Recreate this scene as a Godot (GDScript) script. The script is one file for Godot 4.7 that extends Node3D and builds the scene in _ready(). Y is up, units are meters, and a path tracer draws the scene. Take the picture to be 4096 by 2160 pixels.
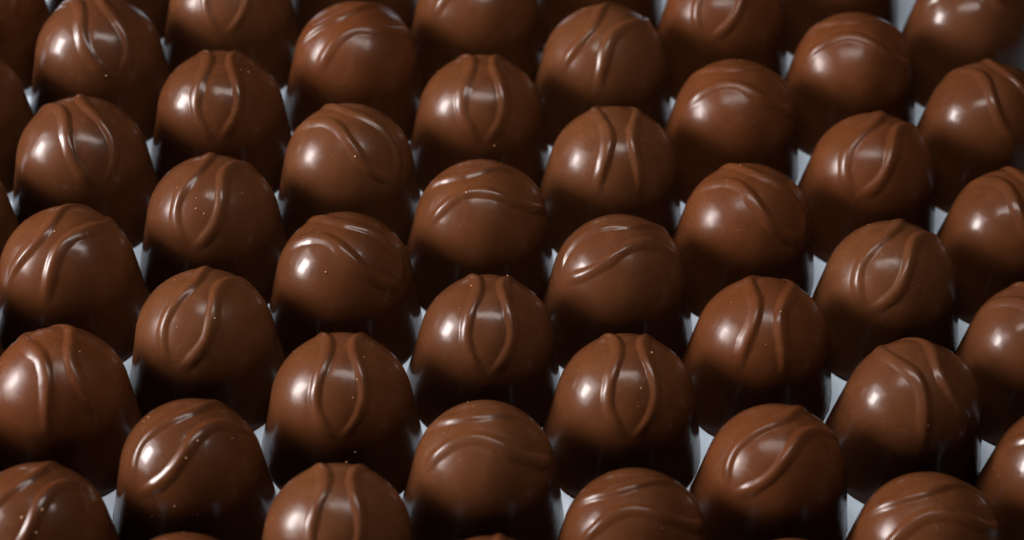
extends Node3D
# A hexagonal tray of moulded milk chocolates, seen close from above. Units are metres; one lattice step is 30 mm.

const STEP := 0.030            # distance between neighbouring chocolates
const DOME_R := 0.432 * STEP   # radius of the round top
const DOME_Y := 0.421 * STEP   # height of the dome's centre above the tray
const TURN := -0.0725339       # turn of the lattice on the tray
const FIRST := Vector2(-0.17833, -10.638977)
const BACK := 10.64

var rng := RandomNumberGenerator.new()
var places := {}               # "c,k" -> base position of that chocolate
var turns := {}                # "c,k" -> [node, skew of its ridges]

# ridge half spacing along the chocolate: the two strands part at the tail, pinch at the waist, bow out and close at the head
const RIDGE_V := [-1.45, -1.20, -0.95, -0.70, -0.48, -0.26, -0.05, 0.18, 0.40, 0.62, 0.82, 1.00, 1.15, 1.30, 1.45]
const RIDGE_W := [0.50, 0.43, 0.370, 0.290, 0.215, 0.175, 0.195, 0.265, 0.325, 0.350, 0.312, 0.225, 0.140, 0.090, 0.060]

# column, row, turn of the head (degrees; 0 faces the camera, 90 faces right), nudge x, nudge z (lattice steps)
const SPOTS := [
	[-1, -3, 40, 0, 0], [-1, -2, 20, 0, 0], [-1, -1, 60, 0, 0], [-1, 0, 10, 0, 0], [-1, 1, 80, 0, 0], [-1, 2, 120, 0, 0],
	[0, -3, 30, 0, 0], [0, -2, 27, 0.0, 0.0], [0, -1, 30, -0.017, 0.000], [0, 0, 150, -0.013, -0.018], [0, 1, -156, 0.021, -0.013], [0, 2, -32, 0, 0],
	[1, -3, 0, 0, 0], [1, -2, 5, -0.005, 0.014], [1, -1, -15, 0.0, -0.003], [1, 0, -18, 0.014, -0.012], [1, 1, -45, -0.003, 0.015], [1, 2, 90, 0, 0],
	[2, -3, 80, 0, 0], [2, -2, 122, 0.015, 0.005], [2, -1, 55, -0.002, 0.009], [2, 0, 65, -0.008, 0.004], [2, 1, 3, 0.004, 0.006], [2, 2, 3, -0.001, 0.007],
	[3, -3, 108, 0, 0], [3, -2, 5, 0.006, 0.004], [3, -1, 100, -0.006, 0.014], [3, 0, 2, 0.012, -0.001], [3, 1, 92, -0.009, 0.009], [3, 2, 20, 0, 0],
	[4, -3, 60, 0, 0], [4, -2, 151, -0.004, -0.006], [4, -1, -175, 0.003, -0.006], [4, 0, -70, 0.006, -0.011], [4, 1, 3, -0.008, -0.015], [4, 2, 100, -0.001, 0.001],
	[5, -3, -20, 0, 0], [5, -2, 85, -0.011, 0.005], [5, -1, 55, -0.011, 0.001], [5, 0, 175, 0.005, -0.017], [5, 1, -45, -0.006, 0.004], [5, 2, 90, 0, 0],
	[6, -3, 90, 0, 0], [6, -2, 84, -0.002, 0.001], [6, -1, -25, 0.002, 0.0], [6, 0, -30, 0.013, 0.005], [6, 1, -155, 0.020, -0.016], [6, 2, 105, -0.017, 0.016],
	[7, -3, 75, 0.03, 0.01], [7, -2, 30, 0, 0], [7, -1, 35, 0, 0], [7, 0, 45, 0, 0], [7, 1, 60, 0, 0],
	[8, -3, 60, 0, 0],
]


# crumbs: column and row of the chocolate they lie on, place on it (lattice steps from the middle of its base), size in mm, where on it
const CRUMBS := [
	[2, -1, 0.061, 0.774, 0.241, 0.30, "near the middle"],
	[1, -1, -0.202, 0.796, 0.074, 0.17, "on the left shoulder"],
	[1, -1, -0.070, 0.813, 0.168, 0.22, "highest between the ridges"],
	[1, -1, -0.066, 0.783, 0.226, 0.22, "second-highest between the ridges"],
	[1, -1, -0.012, 0.770, 0.254, 0.20, "lowest between the ridges"],
	[1, -1, 0.209, 0.791, 0.076, 0.15, "on the right shoulder"],
	[0, 0, -0.042, 0.849, 0.035, 0.22, "beside the left ridge"],
	[0, 0, 0.153, 0.824, 0.020, 0.15, "on the right ridge"],
	[1, 0, -0.191, 0.777, -0.152, 0.18, "near the back rim"],
	[1, 0, 0.095, 0.810, 0.161, 0.19, "beside the right ridge"],
	[1, 0, -0.126, 0.775, 0.214, 0.16, "between the ridges"],
	[2, 0, -0.089, 0.761, 0.251, 0.32, "beside the bright highlight"],
	[0, 1, 0.142, 0.828, -0.032, 0.22, "near the top"],
	[1, 1, -0.262, 0.752, -0.135, 0.24, "on the upper-left rim"],
	[1, 1, -0.280, 0.733, -0.104, 0.18, "just below the rim"],
	[1, 1, 0.071, 0.836, 0.096, 0.22, "high on the right ridge"],
	[1, 1, 0.017, 0.804, 0.198, 0.24, "low on the right ridge"],
	[1, 1, 0.255, 0.769, 0.004, 0.20, "on the right shoulder"],
	[1, 1, -0.181, 0.465, 0.390, 0.22, "lowest on the front"],
	[1, 1, -0.037, 0.597, 0.393, 0.20, "below the ridges"],
	[0, 2, -0.022, 0.823, 0.155, 0.42, "largest, on the ridge"],
	[0, 2, 0.083, 0.832, 0.102, 0.26, "high on the ridge"],
	[0, 2, 0.065, 0.783, 0.225, 0.26, "low on the ridge"],
	[3, 0, 0.088, 0.766, -0.245, 0.18, "on the top rim"],
	[3, 0, -0.129, 0.820, -0.104, 0.20, "beside the left ridge"],
	[3, 0, -0.188, 0.803, 0.072, 0.14, "above the left highlight"],
	[4, 1, 0.120, 0.831, -0.060, 0.30, "high on the right ridge"],
	[4, 1, 0.065, 0.803, 0.190, 0.18, "between the ridges"],
	[2, 1, 0.110, 0.816, 0.137, 0.24, "middle of the right ridge"],
	[2, 1, 0.095, 0.770, 0.235, 0.18, "low on the right ridge"],
	[2, 1, 0.131, 0.832, -0.020, 0.17, "high beside the right ridge"],
	[3, -1, -0.103, 0.827, 0.107, 0.26, "on the lower ridge"],
	[1, -2, 0.141, 0.828, -0.024, 0.20, "right of the ridges, nearer"],
	[1, -2, 0.191, 0.806, -0.037, 0.22, "right of the ridges, farther"],
	[0, -2, 0.117, 0.616, 0.367, 0.24, "low on the front"],
	[4, -1, 0.175, 0.809, 0.073, 0.18, "on the right shoulder"],
	[5, 0, 0.057, 0.840, 0.090, 0.18, "beside the right ridge"],
	[5, 0, -0.233, 0.784, -0.017, 0.16, "on the left shoulder"],
	[5, 0, -0.021, 0.751, 0.277, 0.17, "below the waist"],
	[3, -2, 0.113, 0.558, 0.394, 0.20, "low on the front"],
	[2, 1, 0.062, 0.420, 0.433, 0.30, "lowest on the dark side"],
	[2, 1, 0.119, 0.480, 0.411, 0.26, "higher on the dark side"],
	[5, -1, -0.089, 0.810, -0.166, 0.20, "near the back rim"],
]
const ORDER := ["", "first", "second", "third", "fourth", "fifth", "sixth", "seventh", "eighth", "ninth", "tenth", "eleventh", "twelfth"]


func _ready() -> void:
	rng.seed = 20
	# ---- camera
	var pitch := 0.836677
	var roll := 0.0694455
	var forward := Vector3(0, -sin(pitch), -cos(pitch))
	var up0 := Vector3(0, cos(pitch), -sin(pitch))
	var right := Vector3.RIGHT * cos(roll) + up0 * sin(roll)
	var up := up0 * cos(roll) - Vector3.RIGHT * sin(roll)
	var cam := Camera3D.new()
	cam.name = "camera"
	cam.near = 0.02
	cam.far = 10.0
	add_child(cam)
	cam.transform = Transform3D(Basis(right, up, -forward), Vector3(0, 12.34988 * STEP, BACK * STEP))
	var lens := CameraAttributesPhysical.new()
	lens.frustum_focal_length = 111.9
	lens.frustum_focus_distance = 15.62 * STEP
	lens.frustum_near = 0.02
	lens.frustum_far = 10.0
	lens.exposure_aperture = 18.0
	cam.attributes = lens
	cam.fov = 12.2435
	cam.current = true

	# ---- surroundings: a dark studio
	var env := Environment.new()
	env.background_mode = Environment.BG_COLOR
	env.background_color = Color(0.16, 0.165, 0.18)
	env.background_energy_multiplier = 0.3
	env.tonemap_mode = Environment.TONE_MAPPER_LINEAR
	env.tonemap_exposure = 1.0
	env.sdfgi_enabled = true
	env.ssao_enabled = true
	env.ssil_enabled = true
	var we := WorldEnvironment.new()
	we.name = "surroundings"
	we.environment = env
	add_child(we)

	# ---- lamps: a softbox low on the left (a hot centre inside a dimmer, wider face) and a narrow dimmer one overhead
	area("softbox_left_centre", Vector3(-0.925, 0.37, 0.01) * 0.80, Vector2(0.175, 0.235), 1.10, Color(1.0, 0.965, 0.955), 32.0)
	area("softbox_left_rim", Vector3(-0.925, 0.37, 0.01) * 0.83, Vector2(0.44, 0.48), 0.90, Color(1.0, 0.965, 0.955), 32.0)
	area("softbox_overhead", Vector3(-0.004, 0.30, -0.016), Vector2(0.20, 0.055), 0.078, Color(1.0, 0.97, 0.95), 0.0)

	build_tray()
	build_chocolates()
	build_crumbs()
	build_dust()


func area(called: String, at: Vector3, size: Vector2, energy: float, tint: Color, spin: float) -> void:
	var l := AreaLight3D.new()
	l.name = called
	add_child(l)
	l.position = at
	l.look_at(Vector3(0, 0.015, 0), Vector3(0, 1, 0.001) if absf(at.normalized().y) < 0.95 else Vector3(0, 0, -1))
	l.rotate_object_local(Vector3.BACK, deg_to_rad(spin))
	l.area_size = size
	l.area_normalize_energy = true
	l.light_energy = energy
	l.light_color = tint
	l.area_range = 5.0
	l.shadow_enabled = true


# ---------------------------------------------------------------- materials

func seamless(seed_: int, freq: float, size: int, octaves := 4) -> Image:
	var n := FastNoiseLite.new()
	n.seed = seed_
	n.frequency = freq
	n.fractal_octaves = octaves
	return n.get_seamless_image(size, size)


func chocolate_textures() -> Array:
	var size := 1024
	var coarse := seamless(3, 0.006, size)
	var fine := seamless(8, 0.09, size, 2)
	var img := Image.create_empty(size, size, false, Image.FORMAT_RGB8)
	var rough := Image.create_empty(size, size, false, Image.FORMAT_L8)
	var relief := Image.create_empty(size, size, false, Image.FORMAT_L8)
	for y in size:
		for x in size:
			var a := coarse.get_pixel(x, y).r - 0.5
			var b := fine.get_pixel(x, y).r - 0.5
			var m := 1.0 + 0.18 * a + 0.10 * b
			img.set_pixel(x, y, Color(0.274 * m, 0.152 * m * (1.0 + 0.05 * a), 0.078 * m * (1.0 + 0.10 * a)))
			var r := clampf(0.205 + 0.20 * a + 0.05 * b, 0.13, 1.0)
			rough.set_pixel(x, y, Color(r, r, r))
			var h := 0.55 + 0.10 * b + 0.5 * a
			relief.set_pixel(x, y, Color(h, h, h))
	var g := RandomNumberGenerator.new()
	g.seed = 5
	# fine scuffs: short pale scratches that are also duller
	for i in 170:
		var at := Vector2(g.randf_range(90, size - 90), g.randf_range(90, size - 90))
		var dir := Vector2.from_angle(g.randf() * TAU)
		var bend := g.randf_range(-0.02, 0.02)
		var pale := g.randf_range(0.06, 0.34)
		for k in g.randi_range(12, 70):
			at += dir
			dir = dir.rotated(bend)
			dab(img, at, 0.7, Color(0.62, 0.46, 0.36), pale)
			dab(rough, at, 0.9, Color(0.5, 0.5, 0.5), 0.6)
	# pinholes left by air in the mould
	for i in 110:
		var at := Vector2(g.randi_range(5, size - 6), g.randi_range(5, size - 6))
		var rad := g.randf_range(0.6, 1.9)
		dab(relief, at, rad, Color(0, 0, 0), 1.0)
		dab(img, at, rad * 0.8, Color(0.16, 0.08, 0.04), 0.6)
	# pale specks of sugar and cocoa
	for i in 130:
		var at := Vector2(g.randi_range(5, size - 6), g.randi_range(5, size - 6))
		dab(img, at, g.randf_range(0.5, 2.0), Color(0.72, 0.56, 0.42).lerp(Color(0.50, 0.30, 0.18), g.randf()), g.randf_range(0.4, 1.0))
	var out := []
	for m in [img, rough, relief]:
		m.generate_mipmaps()
		out.append(ImageTexture.create_from_image(m))
	return out


func dab(img: Image, at: Vector2, rad: float, tone: Color, strength: float) -> void:
	var cx := roundi(at.x)
	var cy := roundi(at.y)
	for dy in range(-3, 4):
		for dx in range(-3, 4):
			var f := clampf(rad + 0.5 - Vector2(cx + dx, cy + dy).distance_to(at), 0.0, 1.0) * strength
			if f > 0.0:
				img.set_pixel(cx + dx, cy + dy, img.get_pixel(cx + dx, cy + dy).lerp(tone, f))


func chocolate_material(tex: Array, tint: Color, gloss: float, shift: Vector3) -> StandardMaterial3D:
	var m := StandardMaterial3D.new()
	m.resource_name = "milk_chocolate"
	m.albedo_color = tint
	m.albedo_texture = tex[0]
	m.roughness_texture = tex[1]
	m.roughness_texture_channel = BaseMaterial3D.TEXTURE_CHANNEL_RED
	m.roughness = gloss
	m.metallic_specular = 0.24
	m.heightmap_enabled = true
	m.heightmap_texture = tex[2]
	m.heightmap_scale = 0.0022
	m.clearcoat_enabled = true
	m.clearcoat = 0.10
	m.clearcoat_roughness = 0.42
	m.uv1_triplanar = true
	m.uv1_world_triplanar = true
	m.uv1_scale = Vector3.ONE / 0.043
	m.uv1_offset = shift
	return m


func tray_material() -> StandardMaterial3D:
	var m := StandardMaterial3D.new()
	m.resource_name = "white_plastic"
	m.albedo_color = Color(0.85, 0.925, 1.0)
	m.roughness = 0.35
	return m


# ---------------------------------------------------------------- setting

func build_tray() -> void:
	# a flat white sheet with rounded long edges, 3 mm thick
	var hx := 0.24
	var hz := 0.20
	var t := 0.003
	var st := SurfaceTool.new()
	st.begin(Mesh.PRIMITIVE_TRIANGLES)
	var loop := []
	for corner in 4:
		for i in 7:
			var a := (corner + i / 6.0) * PI / 2.0
			var c := Vector2([1, -1, -1, 1][corner] * (hx - 0.01), [1, 1, -1, -1][corner] * (hz - 0.01))
			loop.append(c + Vector2(cos(a), sin(a)) * 0.01)
	var n := loop.size()
	var rings := [[0.0, -t], [0.0, -0.0006], [0.0006, 0.0]]
	for i in n:
		var p: Vector2 = loop[i]
		var q: Vector2 = loop[(i + 1) % n]
		for j in 2:
			quad(st, inset(p, rings[j]), inset(q, rings[j]), inset(q, rings[j + 1]), inset(p, rings[j + 1]))
		tri(st, Vector3.ZERO, inset(p, rings[2]), inset(q, rings[2]))
		tri(st, Vector3(0, -t, 0), inset(q, rings[0]), inset(p, rings[0]))
	st.generate_normals()
	var o := MeshInstance3D.new()
	o.name = "tray"
	o.mesh = st.commit()
	o.material_override = tray_material()
	o.set_meta("kind", "structure")
	o.set_meta("label", "white bluish plastic tray showing between the chocolates")
	o.set_meta("category", "tray")
	add_child(o)


func inset(p: Vector2, ring: Array) -> Vector3:
	var q: Vector2 = p - p.normalized() * float(ring[0])
	return Vector3(q.x, ring[1], q.y)


func tri(st: SurfaceTool, a: Vector3, b: Vector3, c: Vector3) -> void:
	st.add_vertex(a); st.add_vertex(b); st.add_vertex(c)


func quad(st: SurfaceTool, a: Vector3, b: Vector3, c: Vector3, d: Vector3) -> void:
	tri(st, a, b, c)
	tri(st, a, c, d)


# ---------------------------------------------------------------- chocolates

func ridge_w(v: float) -> float:
	if v <= RIDGE_V[0]:
		return RIDGE_W[0]
	for i in RIDGE_V.size() - 1:
		if v < RIDGE_V[i + 1]:
			var f: float = (v - RIDGE_V[i]) / (RIDGE_V[i + 1] - RIDGE_V[i])
			return cubic_interpolate(RIDGE_W[i], RIDGE_W[i + 1], RIDGE_W[maxi(i - 1, 0)], RIDGE_W[mini(i + 2, RIDGE_W.size() - 1)], f)
	return RIDGE_W[RIDGE_W.size() - 1]


# bump height (0..1) of the ridges at the point (u across, v along) of the dome, in radians from the apex
func ridge_bump(u: float, v: float, skew: float, thick: float) -> float:
	var mid := 0.012 * sin(2.6 * v + skew)
	var side := signf(u - mid)
	var w := ridge_w(v + 0.03 * side * sin(skew * 3.0))
	var slope := (ridge_w(v + 0.02) - ridge_w(v - 0.02)) / 0.04
	var d := (absf(u - mid) - w) / sqrt(1.0 + slope * slope)
	var fade := smoothstep(-1.20, -0.70, v) * (1.0 - smoothstep(0.90, 1.24, v))
	# a rounded strand, creased along both feet, on a broad swell that falls away outwards
	var s := d / ((0.135 if d > 0.0 else 0.110) * thick)
	var strand := pow(maxf(1.0 - s * s, 0.0), 1.25)
	var t := d / (0.36 if d > 0.0 else 0.10)
	var swell := pow(maxf(1.0 - t * t, 0.0), 2.0) if d < 0.0 else pow(maxf(1.0 - t, 0.0), 1.8)
	return (0.62 * strand + 0.33 * swell * (1.0 - 0.8 * smoothstep(0.2, 0.9, v))) * fade


class Shape:
	var pos := PackedVector3Array()
	var nor := PackedVector3Array()
	func add(p: Array) -> void:
		for i in range(1, p.size() - 1):
			for q in [p[0], p[i], p[i + 1]]:
				pos.append(q[0])
				nor.append(q[1])
	func commit() -> ArrayMesh:
		var st := SurfaceTool.new()
		st.begin(Mesh.PRIMITIVE_TRIANGLES)
		for i in pos.size():
			st.set_normal(nor[i])
			st.add_vertex(pos[i])
		st.index()
		return st.commit()


# [shell, ridge, ridge, foot] of one mould cavity
func make_variant(seed_: int) -> Array:
	var noise := FastNoiseLite.new()
	noise.seed = seed_
	noise.frequency = 55.0
	noise.fractal_octaves = 2
	var ripple := FastNoiseLite.new()
	ripple.seed = seed_ + 40
	ripple.frequency = 260.0
	ripple.fractal_octaves = 2
	var skew := seed_ * 0.9
	var thick: float = [1.0, 0.9, 1.08, 0.96, 1.03, 0.92][seed_ % 6]
	var seg := 240
	var draft := deg_to_rad(8.8)
	var prof := []      # [theta or -1, radius, height, normal r, normal y]
	var top_angle := PI / 2 - draft
	var nd := 88
	for i in nd + 1:
		var th := top_angle * i / nd
		prof.append([th, DOME_R * sin(th), DOME_Y + DOME_R * cos(th), sin(th), cos(th)])
	var r1: float = prof[nd][1]
	var y1: float = prof[nd][2]
	var low := 0.0005
	for i in range(1, 19):
		var y := lerpf(y1, low, i / 18.0)
		prof.append([top_angle + (y1 - y) / DOME_R, r1 + (y1 - y) * tan(draft), y, cos(draft), sin(draft)])
	var rb: float = prof[prof.size() - 1][1]
	prof.append([9.0, rb - 0.0003, 0.0001, 0.7, -0.7])
	prof.append([9.0, 0.0002, 0.0001, 0.0, -1.0])
	var nr := prof.size()
	var p := PackedVector3Array()
	var f := PackedFloat32Array()
	var us := PackedFloat32Array()
	p.resize(nr * seg)
	f.resize(nr * seg)
	us.resize(nr * seg)
	for i in nr:
		var e: Array = prof[i]
		for j in seg:
			var a := TAU * j / seg
			var cx := sin(a)
			var cz := cos(a)
			var h := 0.0
			var u: float = e[0] * cx
			if e[0] < 1.6:
				h = ridge_bump(u, e[0] * cz, skew, thick * (1.0 + 0.25 * noise.get_noise_2d(e[0] * cz * 0.03, 0.2 * signf(u))))
			var q := Vector3(e[1] * cx, e[2], e[1] * cz)
			var nn := Vector3(e[3] * cx, e[4], e[3] * cz)
			var wob := noise.get_noise_3dv(q) * 0.0055 * DOME_R + ripple.get_noise_3dv(q) * 0.000022 if e[0] < 3.0 else 0.0
			p[i * seg + j] = q + nn * (h * 0.045 * DOME_R + wob)
			f[i * seg + j] = h
			us[i * seg + j] = u
	var n := PackedVector3Array()
	n.resize(nr * seg)
	for i in nr:
		for j in seg:
			var e: Array = prof[i]
			var a := TAU * j / seg
			var guess := Vector3(e[3] * sin(a), e[4], e[3] * cos(a))
			if i == 0:
				n[j] = Vector3.UP
				continue
			var down := p[mini(i + 1, nr - 3) * seg + j] - p[(i - 1) * seg + j]
			var along := p[i * seg + (j + 1) % seg] - p[i * seg + (j + seg - 1) % seg]
			var c := down.cross(along).normalized()
			if c.dot(guess) < 0.0:
				c = -c
			n[i * seg + j] = c if i < nr - 3 else guess
	var out := [Shape.new(), Shape.new(), Shape.new(), Shape.new()]
	var cut := 0.32
	for i in nr - 1:
		for j in seg:
			var a := i * seg + j
			var b := i * seg + (j + 1) % seg
			var c := (i + 1) * seg + (j + 1) % seg
			var d := (i + 1) * seg + j
			for t in ([[a, c, d]] if i == 0 else [[a, b, c], [a, c, d]]):
				var hi := maxf(maxf(f[t[0]], f[t[1]]), f[t[2]])
				var lo := minf(minf(f[t[0]], f[t[1]]), f[t[2]])
				var poly := []
				for k in 3:
					poly.append([p[t[k]], n[t[k]], f[t[k]]])
				var which := 1 if us[t[0]] + us[t[1]] + us[t[2]] < 0.0 else 2
				if hi <= cut:
					out[0].add(poly)
				elif lo >= cut:
					out[which].add(poly)
				else:
					out[0].add(clip(poly, cut, -1.0))
					out[which].add(clip(poly, cut, 1.0))
	# foot: the thin uneven lip left by the mould's rim
	var lip := [[-0.0003, 0.0010], [0.00003, 0.0006], [0.00010, 0.0004], [0.00012, 0.0002], [0.00003, 0.00002]]
	var fp := []
	for j in seg:
		var a := TAU * j / seg
		var k := 1.0 + 1.1 * noise.get_noise_2d(cos(a) * 0.06 + 9.0, sin(a) * 0.06) + 0.6 * noise.get_noise_2d(cos(a) * 0.3, sin(a) * 0.3 + 4.0)
		var line := []
		for l in lip:
			var rr: float = rb - 0.0001 + l[0] * maxf(k, 0.25)
			line.append([Vector3(sin(a) * rr, l[1] * clampf(k, 0.6, 1.3), cos(a) * rr), Vector3(sin(a), 0.6, cos(a)).normalized()])
		fp.append(line)
	for j in seg:
		for l in lip.size() - 1:
			var a: Array = fp[j]
			var b: Array = fp[(j + 1) % seg]
			out[3].add([a[l], b[l], b[l + 1], a[l + 1]])
	return [out[0].commit(), out[1].commit(), out[2].commit(), out[3].commit()]


func clip(poly: Array, at: float, sense: float) -> Array:
	var out := []
	for i in poly.size():
		var a: Array = poly[i]
		var b: Array = poly[(i + 1) % poly.size()]
		var fa: float = (a[2] - at) * sense
		var fb: float = (b[2] - at) * sense
		if fa >= 0.0:
			out.append(a)
		if (fa > 0.0 and fb < 0.0) or (fa < 0.0 and fb > 0.0):
			var t := fa / (fa - fb)
			out.append([a[0].lerp(b[0], t), a[1].lerp(b[1], t).normalized(), at])
	return out


func spot(c: float, k: float) -> Vector3:
	var x := (c - 3.0) * cos(PI / 6.0)
	var z := k + 0.5 * posmod(int(c), 2)
	return Vector3(cos(TURN) * x - sin(TURN) * z + FIRST.x, 0, sin(TURN) * x + cos(TURN) * z + FIRST.y + BACK) * STEP


func build_chocolates() -> void:
	var tex := chocolate_textures()
	var skins := []
	for a in [[0.98, 0.98, 0.98, 0.95], [0.92, 0.91, 0.90, 0.78], [1.0, 1.02, 1.04, 1.10], [0.95, 0.96, 0.99, 0.86], [1.0, 0.97, 0.94, 1.22]]:
		skins.append(chocolate_material(tex, Color(a[0], a[1], a[2]), a[3], Vector3(a[3], a[3] * 1.7, a[3] * 3.1)))
	var kinds := []
	for i in 6:
		kinds.append(make_variant(i + 1))
	var skews := []
	for i in 6:
		skews.append((i + 1) * 0.9)
	var parts := ["shell", "ridge", "ridge", "foot"]
	for i in SPOTS.size():
		var s: Array = SPOTS[i]
		var o := Node3D.new()
		o.name = "chocolate" if i == 0 else "chocolate_%03d" % i
		add_child(o)
		o.position = spot(s[0], s[1]) + Vector3(s[3], 0, s[4]) * STEP
		o.rotation.y = deg_to_rad(s[2])
		o.rotation.x = rng.randf_range(-0.02, 0.02)
		o.rotation.z = rng.randf_range(-0.02, 0.02)
		o.scale = Vector3.ONE * rng.randf_range(0.985, 1.012)
		var kind := rng.randi_range(0, 5)
		var skin: Material = skins[rng.randi_range(0, 4)]
		places["%d,%d" % [s[0], s[1]]] = o.position
		for k in 4:
			var m := MeshInstance3D.new()
			m.name = parts[k]
			m.mesh = kinds[kind][k]
			m.material_override = skin
			o.add_child(m, true)
		turns["%d,%d" % [s[0], s[1]]] = [o, skews[kind]]
		o.set_meta("label", describe(s[0], s[1], s[2]))
		o.set_meta("category", "chocolate")
		o.set_meta("group", "chocolates set out on the tray")


# where a chocolate stands, in words: its rank among those that show in its row, and the row counted from the front
func place_words(c: int, k: int) -> String:
	var row := 6 - (2 * k + posmod(c, 2))
	var rank := 0
	for s in SPOTS:
		if posmod(s[0], 2) == posmod(c, 2) and s[1] == k and s[0] <= c and not hidden(s[0], s[1]):
			rank += 1
	return "%s from left in %s row from front" % [ORDER[rank], ORDER[row]]


func hidden(c: int, k: int) -> bool:
	return c == -1 and k >= 0


func describe(c: int, k: int, turn: float) -> String:
	var row := 6 - (2 * k + posmod(c, 2))
	if hidden(c, k):
		return "milk chocolate just past the left edge, level with %s row from front" % ORDER[row]
	if k == 2 and c % 2 == 1:
		return "milk chocolate, only its crown showing, %s" % place_words(c, k)
	if k <= -3 and posmod(c, 2) == 0:
		return "dark foot of milk chocolate, %s" % place_words(c, k)
	if c == -1:
		return "milk chocolate cut by left edge, %s" % place_words(c, k)
	if absf(turn) < 62.0:
		return "milk chocolate, ridges meeting below, %s" % place_words(c, k)
	if absf(turn) > 130.0:
		return "milk chocolate, ridges parting below, %s" % place_words(c, k)
	return "milk chocolate, ridges running sideways, %s" % place_words(c, k)


# ---------------------------------------------------------------- crumbs and dust

func crumb_mesh(seed_: int) -> ArrayMesh:
	var g := RandomNumberGenerator.new()
	g.seed = seed_
	var ball := SphereMesh.new()
	ball.radius = 1.0
	ball.height = 2.0
	ball.radial_segments = 7
	ball.rings = 4
	var arrays := ball.get_mesh_arrays()
	var v: PackedVector3Array = arrays[Mesh.ARRAY_VERTEX]
	var idx: PackedInt32Array = arrays[Mesh.ARRAY_INDEX]
	var n := FastNoiseLite.new()
	n.seed = seed_
	n.frequency = 0.9
	var squash := Vector3(1.0, g.randf_range(0.6, 0.9), g.randf_range(0.6, 1.0))
	var st := SurfaceTool.new()
	st.begin(Mesh.PRIMITIVE_TRIANGLES)
	st.set_smooth_group(-1)
	for i in idx:
		st.add_vertex(v[i] * squash * (1.0 + 0.7 * n.get_noise_3dv(v[i])))
	st.generate_normals()
	return st.commit()


# surface point of a chocolate for a place given in lattice steps from the middle of its base
func on_surface(key: String, at: Vector3) -> Array:
	var o: Node3D = turns[key][0]
	var q := at * STEP
	var centre := Vector3(0, DOME_Y, 0)
	var dir := (q - centre).normalized()
	if dir.y < 0.12:
		return [o.position + q, Vector3(q.x, 0.002, q.z).normalized()]
	var local := dir.rotated(Vector3.UP, -o.rotation.y)
	var th := acos(clampf(local.y, -1.0, 1.0))
	var flat := Vector2(local.x, local.z).normalized() * th
	var h := ridge_bump(flat.x, flat.y, turns[key][1], 1.0)
	return [o.transform * (centre + local * (DOME_R * (1.0 + 0.045 * h))), dir]


func build_crumbs() -> void:
	var m := StandardMaterial3D.new()
	m.resource_name = "biscuit_crumb"
	m.albedo_color = Color(0.74, 0.58, 0.42)
	m.roughness = 0.75
	var shapes := [crumb_mesh(2), crumb_mesh(5), crumb_mesh(9)]
	for i in CRUMBS.size():
		var c: Array = CRUMBS[i]
		var spot_ := on_surface("%d,%d" % [c[0], c[1]], Vector3(c[2], c[3], c[4]))
		var o := MeshInstance3D.new()
		o.name = "crumb" if i == 0 else "crumb_%03d" % i
		o.mesh = shapes[i % 3]
		o.material_override = m
		add_child(o)
		var size: float = c[5] * 0.0006
		o.transform = Transform3D(Basis(Quaternion(Vector3.UP, spot_[1])) * Basis(Vector3.UP, i * 1.9), spot_[0] + spot_[1] * size * 0.35)
		o.scale = Vector3.ONE * size
		o.set_meta("label", "tan crumb %s, chocolate %s" % [c[6], place_words(c[0], c[1])])
		o.set_meta("category", "crumb")
		o.set_meta("group", "crumbs on the chocolates")


func build_dust() -> void:
	var m := StandardMaterial3D.new()
	m.resource_name = "sugar_dust"
	m.albedo_color = Color(0.62, 0.48, 0.37)
	m.roughness = 0.8
	var g := RandomNumberGenerator.new()
	g.seed = 77
	var mm := MultiMesh.new()
	mm.transform_format = MultiMesh.TRANSFORM_3D
	mm.mesh = crumb_mesh(4)
	mm.instance_count = 550
	for i in mm.instance_count:
		var s: Array = SPOTS[g.randi_range(0, SPOTS.size() - 1)]
		var th := acos(g.randf_range(0.15, 1.0))
		var a := g.randf() * TAU
		var dir := Vector3(sin(th) * cos(a), cos(th), sin(th) * sin(a))
		var spot_ := on_surface("%d,%d" % [s[0], s[1]], (dir * DOME_R + Vector3(0, DOME_Y, 0)) / STEP)
		var size := 0.00003 + 0.00005 * pow(g.randf(), 3.0)
		mm.set_instance_transform(i, Transform3D(Basis(Quaternion(Vector3.UP, spot_[1])).scaled(Vector3.ONE * size), spot_[0]))
	var o := MultiMeshInstance3D.new()
	o.name = "dust"
	o.multimesh = mm
	o.material_override = m
	o.set_meta("kind", "stuff")
	o.set_meta("label", "fine pale dust specks scattered over the chocolates")
	o.set_meta("category", "dust")
	add_child(o)
